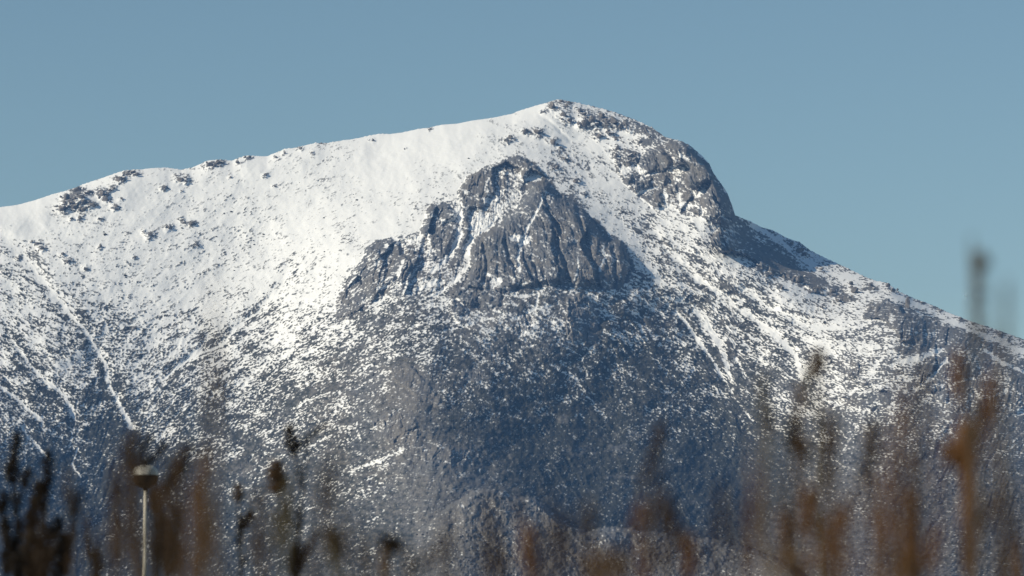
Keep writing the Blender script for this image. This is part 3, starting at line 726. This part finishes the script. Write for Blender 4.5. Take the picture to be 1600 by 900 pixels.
WEEDS = [
 (32, 17, 'dark', [(30, 846, 60, 24, 0), (44, 812, 30, 18, .2)], 'short black weed between the two left-most black weeds'),
 (98, 16, 'dark', [(100, 868, 60, 30, 0), (92, 850, 30, 22, 0), (112, 838, 34, 16, .2)], 'bushy black weed right of the bottom left corner'),
 (72, 16, 'dark', [(70, 850, 56, 28, 0), (66, 886, 40, 34, 0)], 'black weed beneath the tallest of the black weeds'),
 (216, 14, 'brown', [(203, 722, 50, 20, -.1, 'dark'), (208, 752, 30, 20, .2, 'dark'), (208, 800, 50, 18, 0)], 'dark twig crossing the left side of the lamp head'),
 (24, 17, 'dark', [(24, 702, 46, 22, .1), (19, 738, 34, 28, 0), (41, 748, 28, 22, .3)], 'dark dry weed with three stacked seed heads near the left edge'),
 (64, 17, 'dark', [(75, 733, 50, 24, 0), (62, 775, 38, 34, .1), (52, 806, 44, 28, 0), (86, 828, 32, 28, .3)], 'tallest of the black dry weeds just left of the lamp, four clumped heads'),
 (9, 17, 'dark', [(4, 788, 34, 22), (8, 826, 30, 26), (12, 868, 56, 28)], 'black dry weed cut by the left edge of the photo'),
 (112, 15, 'brown', [(106, 758, 50, 14, 0), (116, 792, 40, 26, .3, 'dark')], 'thin brown weed with a dark head between lamp and black weeds'),
 (46, 16, 'dark', [(50, 872, 70, 44, 0), (88, 885, 50, 30, 0), (28, 890, 40, 30, 0)], 'low bushy black weed in the bottom left corner'),
 (148, 15, 'dark', [(150, 884, 40, 26, 0), (136, 840, 60, 14, 0, 'brown')], 'short dark weed low to the left of the lamp pole'),
 (208, 12, 'brown', [(204, 696, 46, 24, .3), (211, 742, 42, 26, 0), (188, 772, 30, 22, 0)], 'brown weed hiding the left half of the lamp head'),
 (243, 15, 'dark', [(238, 712, 34, 20, 1.1), (241, 788, 34, 24, 0, 'brown')], 'dark slanting weed tip right above the lamp head'),
 (256, 15, 'dark', [(252, 840, 66, 28, 0), (268, 868, 56, 38, 0)], 'black bushy weed just right of the lamp pole'),
 (284, 13, 'brown', [(288, 722, 50, 30, .2), (270, 757, 40, 24, .2)], 'brown weed with two heads right of the lamp, taller than the orange one'),
 (300, 9.5, 'rust', [(312, 745, 50, 18, .4), (300, 800, 90, 14, 0), (318, 858, 70, 20, .5), (298, 885, 40, 16, 0)], 'orange brown weed with a long blurred stem right of the lamp'),
 (376, 17, 'dark', [(382, 815, 22, 28, .8), (372, 772, 26, 20, 0, 'brown')], 'small dark weed head alone between the orange weed and the olive spike'),
 (182, 11, 'brown', [(180, 752, 50, 22, .1), (176, 800, 60, 20, 0), (188, 850, 60, 24, 0)], 'brown weed with three heads left beside the lamp pole'),
 (262, 12, 'brown', [(264, 742, 44, 26, .2, 'dark'), (250, 775, 40, 26, 0), (276, 815, 50, 26, 0, 'dark')], 'brown and black weed between lamp pole and the two-headed brown weed'),
 (312, 12, 'brown', [(318, 712, 36, 18, .3), (304, 772, 40, 22, 0), (330, 800, 40, 18, .3)], 'brown weed just behind the long orange brown stem'),
 (248, 13, 'dark', [(224, 702, 40, 18, .5), (250, 812, 40, 18, 0), (258, 850, 40, 20, 0)], 'dark weed whose tip leans over the top of the lamp'),
 (460, 15, 'dark', [(456, 690, 44, 26, -.2), (482, 685, 40, 18, 1.2), (432, 748, 46, 34, 0, 'brown')], 'dark curled weed rising highest left of the central spur'),
 (448, 11, 'olive', [(450, 812, 90, 26, 0), (434, 830, 60, 18, 0), (452, 760, 40, 14, 0)], 'olive yellow upright seed spike below the dark curled weed'),
 (466, 14, 'dark', [(462, 878, 46, 30, 0), (480, 858, 50, 14, .5)], 'dark weed at the bottom edge beneath the olive spike'),
 (526, 12.5, 'olive', [(526, 852, 44, 30, 0), (512, 835, 24, 18, -.4, 'dark')], 'olive brown weed head second right of the olive spike'),
 (604, 14, 'tan', [(607, 853, 22, 44, .4, 'dark'), (602, 885, 50, 22, 0)], 'tan stem with a wide dark head low in the picture centre left'),
 (408, 10, 'brown', [(402, 780, 24, 22), (395, 850, 60, 18)], 'faint brown weed just left of the olive spike'),
 (500, 8, 'brown', [(506, 765, 80, 24, 0)], 'very blurred brown spike between olive spike and tan stem'),
 (636, 10, 'brown', [(634, 882, 60, 16, 0), (662, 880, 56, 14, .5)], 'thin brown forked weed right of the tan stem'),
 (772, 8.5, 'brown', [(770, 800, 60, 16, 0), (774, 865, 90, 24, 0)], 'faint brown spike left of the rusty weed in the middle'),
 (828, 10, 'rust', [(826, 856, 56, 30, 0), (812, 802, 50, 16, -.2, 'brown'), (834, 890, 40, 22, 0)], 'rusty weed with dense head left of the broad tan clump'),
 (880, 8.5, 'brown', [(880, 828, 60, 20, 0)], 'faint single spike left above the broad tan clump'),
 (922, 8.5, 'brown', [(920, 815, 60, 24, 0)], 'faint single spike right above the broad tan clump'),
 (948, 8.5, 'tan', [(946, 890, 70, 34, 0), (922, 892, 50, 26, 0), (972, 888, 50, 26, 0)], 'broad blurred tan clump at the bottom centre'),
 (1004, 10, 'rust', [(1000, 808, 46, 28, .2), (1046, 812, 66, 30, -.1, 'brown'), (1018, 860, 40, 20, 0, 'brown')], 'rusty weed with paired heads over the lower spur'),
 (1014, 12, 'brown', [(1028, 688, 52, 20, .3), (1010, 735, 60, 18, .3)], 'tall thin brown weed in front of the dark central face'),
 (1080, 10.5, 'rust', [(1080, 872, 64, 28, 0), (1070, 845, 30, 20, 0, 'brown')], 'bright rusty head low right of the paired rusty heads'),
 (1130, 8, 'brown', [(1128, 800, 80, 22, 0)], 'faint brown spike left of the dark wooded hollow'),
 (1176, 8, 'brown', [(1175, 815, 80, 24, 0)], 'faint brown spike in front of the dark wooded hollow'),
 (1198, 11, 'grey', [(1192, 620, 70, 22, 0), (1202, 660, 40, 18, 0, 'brown')], 'greyish brown tall spike under the right snow gullies'),
 (1246, 12, 'brown', [(1250, 628, 56, 20, 0, 'tan'), (1240, 680, 52, 34, 0, 'dark'), (1256, 708, 40, 26, 0)], 'tall weed with a dark head and pale tip below the snow gully'),
 (1280, 14, 'olive', [(1277, 570, 36, 34, .2, 'brown'), (1262, 590, 30, 16, 0)], 'dark olive weed tip overlapping the foot of the snow gully'),
 (1302, 11, 'brown', [(1302, 680, 60, 24, 0), (1296, 725, 60, 22, 0)], 'dark brown spike between two tall right weeds'),
 (1262, 10, 'rust', [(1265, 802, 70, 32, 0), (1225, 832, 60, 30, 0), (1285, 840, 40, 20, .3, 'brown')], 'rusty weed with two broad heads low on the right'),
 (1296, 9.5, 'rust', [(1300, 855, 100, 30, .1), (1322, 790, 60, 18, .3, 'brown')], 'orange leaning weed right beside the two broad rusty heads'),
 (1242, 9, 'tan', [(1240, 886, 50, 44, 0), (1210, 890, 40, 24, 0)], 'tan clump at the bottom edge under the broad rusty heads'),
 (1364, 11, 'brown', [(1362, 690, 60, 30, 0), (1352, 740, 40, 20, 0)], 'brown weed of middle height left of the tall rusty cluster'),
 (1438, 9.5, 'rust', [(1444, 602, 80, 20, .1, 'brown'), (1416, 650, 70, 22, 0)], 'tall faint rusty spikes left of the rusty cluster'),
 (1428, 9.5, 'rust', [(1428, 825, 110, 34, 0), (1460, 850, 70, 24, .2), (1416, 886, 50, 40, 0, 'tan'), (1400, 760, 60, 16, -.1, 'brown')], 'wide orange weed low below the tall faint spikes'),
 (1512, 10.5, 'rust', [(1498, 588, 70, 32, 0), (1546, 625, 66, 28, 0), (1510, 702, 70, 54, 0), (1488, 714, 36, 28, -.5), (1530, 660, 60, 26, .2, 'brown')], 'tall rusty cluster with several heads near the right edge'),
 (1520, 9.5, 'rust', [(1520, 765, 80, 30, 0), (1512, 850, 110, 36, 0), (1542, 800, 50, 20, .3, 'brown')], 'rusty stalk below the tall rusty cluster'),
 (1526, 9, 'grey', [(1528, 466, 130, 24, 0), (1533, 412, 26, 30, .3), (1518, 390, 40, 10, 0)], 'tall grey spike standing above the right ridge against the sky'),
 (1571, 7.5, 'grey', [(1571, 515, 140, 18, 0)], 'fainter grey spike against the sky nearest the right edge'),
 (332, 6.5, 'tan', [(332, 490, 130, 9, 0), (330, 560, 80, 10, 0)], 'very faint pale spike over the left snow bowl'),
 (1598, 11, 'rust', [(1597, 878, 50, 18, 0), (1590, 840, 60, 14, 0, 'brown')], 'rusty weed cut by the right edge of the photo'),
]
for w_ in WEEDS: weed(*w_)
ORD = 'first second third fourth fifth sixth seventh eighth ninth tenth eleventh twelfth thirteenth fourteenth fifteenth sixteenth seventeenth eighteenth nineteenth twentieth'.split()
def nth(spots): return [(ORD[i],) + p for i, p in enumerate(sorted(spots))]
for n_, x, y in nth([(1215, 700), (1330, 760), (1385, 700), (1395, 820), (1470, 690), (1560, 720), (1575, 820), (1180, 720), (1420, 560), (1552, 560),
             (1236, 760), (1282, 640), (1312, 820), (1405, 630), (1368, 780), (1592, 760), (1440, 680)]):
    weed(x, wr.uniform(6.2, 8.4), wr.choice(['brown', 'rust', 'brown']), [(x + wr.uniform(-8, 8), y, 90, 11, 0), (x + wr.uniform(-14, 14), y + 80, 80, 13, 0)],
         n_ + ' from the left of the faint blurred weeds veiling the lower right slope', 'faint brown weeds veiling the lower right', 7, True)
for n_, x, y in nth([(170, 790), (235, 830), (330, 770), (350, 850), (560, 830), (710, 850), (790, 880), (60, 800), (190, 720), (222, 720), (275, 790), (310, 820), (140, 820), (420, 800), (490, 850), (530, 700), (580, 870), (265, 700)]):
    weed(x, wr.uniform(6.5, 9.5), 'brown', [(x + wr.uniform(-8, 8), y, 80, 12, 0), (x + wr.uniform(-14, 14), y + 60, 50, 14, 0)],
         n_ + ' from the left of the faint blurred weeds veiling the lower left slope', 'faint brown weeds veiling the lower left', 6, True)
for n_, x, y in nth([(840, 860), (860, 800), (905, 850), (985, 850), (1035, 770), (1060, 840), (1110, 850), (1150, 830), (690, 820), (750, 840)]):
    weed(x, wr.uniform(6.5, 9.0), 'brown', [(x + wr.uniform(-8, 8), y, 80, 12, 0), (x + wr.uniform(-14, 14), y + 50, 50, 14, 0)],
         n_ + ' from the left of the faint blurred weeds veiling the low central spur', 'faint brown weeds veiling the middle', 6, True)

# ------------------------------------------------------------------ haze
def haze():
    x0, x1, y0, y1, z0, z1 = -9100, 9100, -1600, 16600, -60, 1420
    co = np.array([(x, y, z) for z in (z0, z1) for y in (y0, y1) for x in (x0, x1)])
    fa = np.array([[0, 2, 3, 1], [4, 5, 7, 6], [0, 1, 5, 4], [2, 6, 7, 3], [0, 4, 6, 2], [1, 3, 7, 5]])
    m = bpy.data.materials.new('blue_air'); m.use_nodes = True
    n = m.node_tree.nodes; n.clear()
    out = n.new('ShaderNodeOutputMaterial'); v = n.new('ShaderNodeVolumePrincipled')
    v.inputs['Color'].default_value = (0.20, 0.45, 1.0, 1)
    v.inputs['Density'].default_value = 2.6e-5
    v.inputs['Anisotropy'].default_value = 0.0
    m.node_tree.links.new(v.outputs[0], out.inputs['Volume'])
    obj('haze', mesh_np('haze', co, fa), m, kind='stuff')
haze()
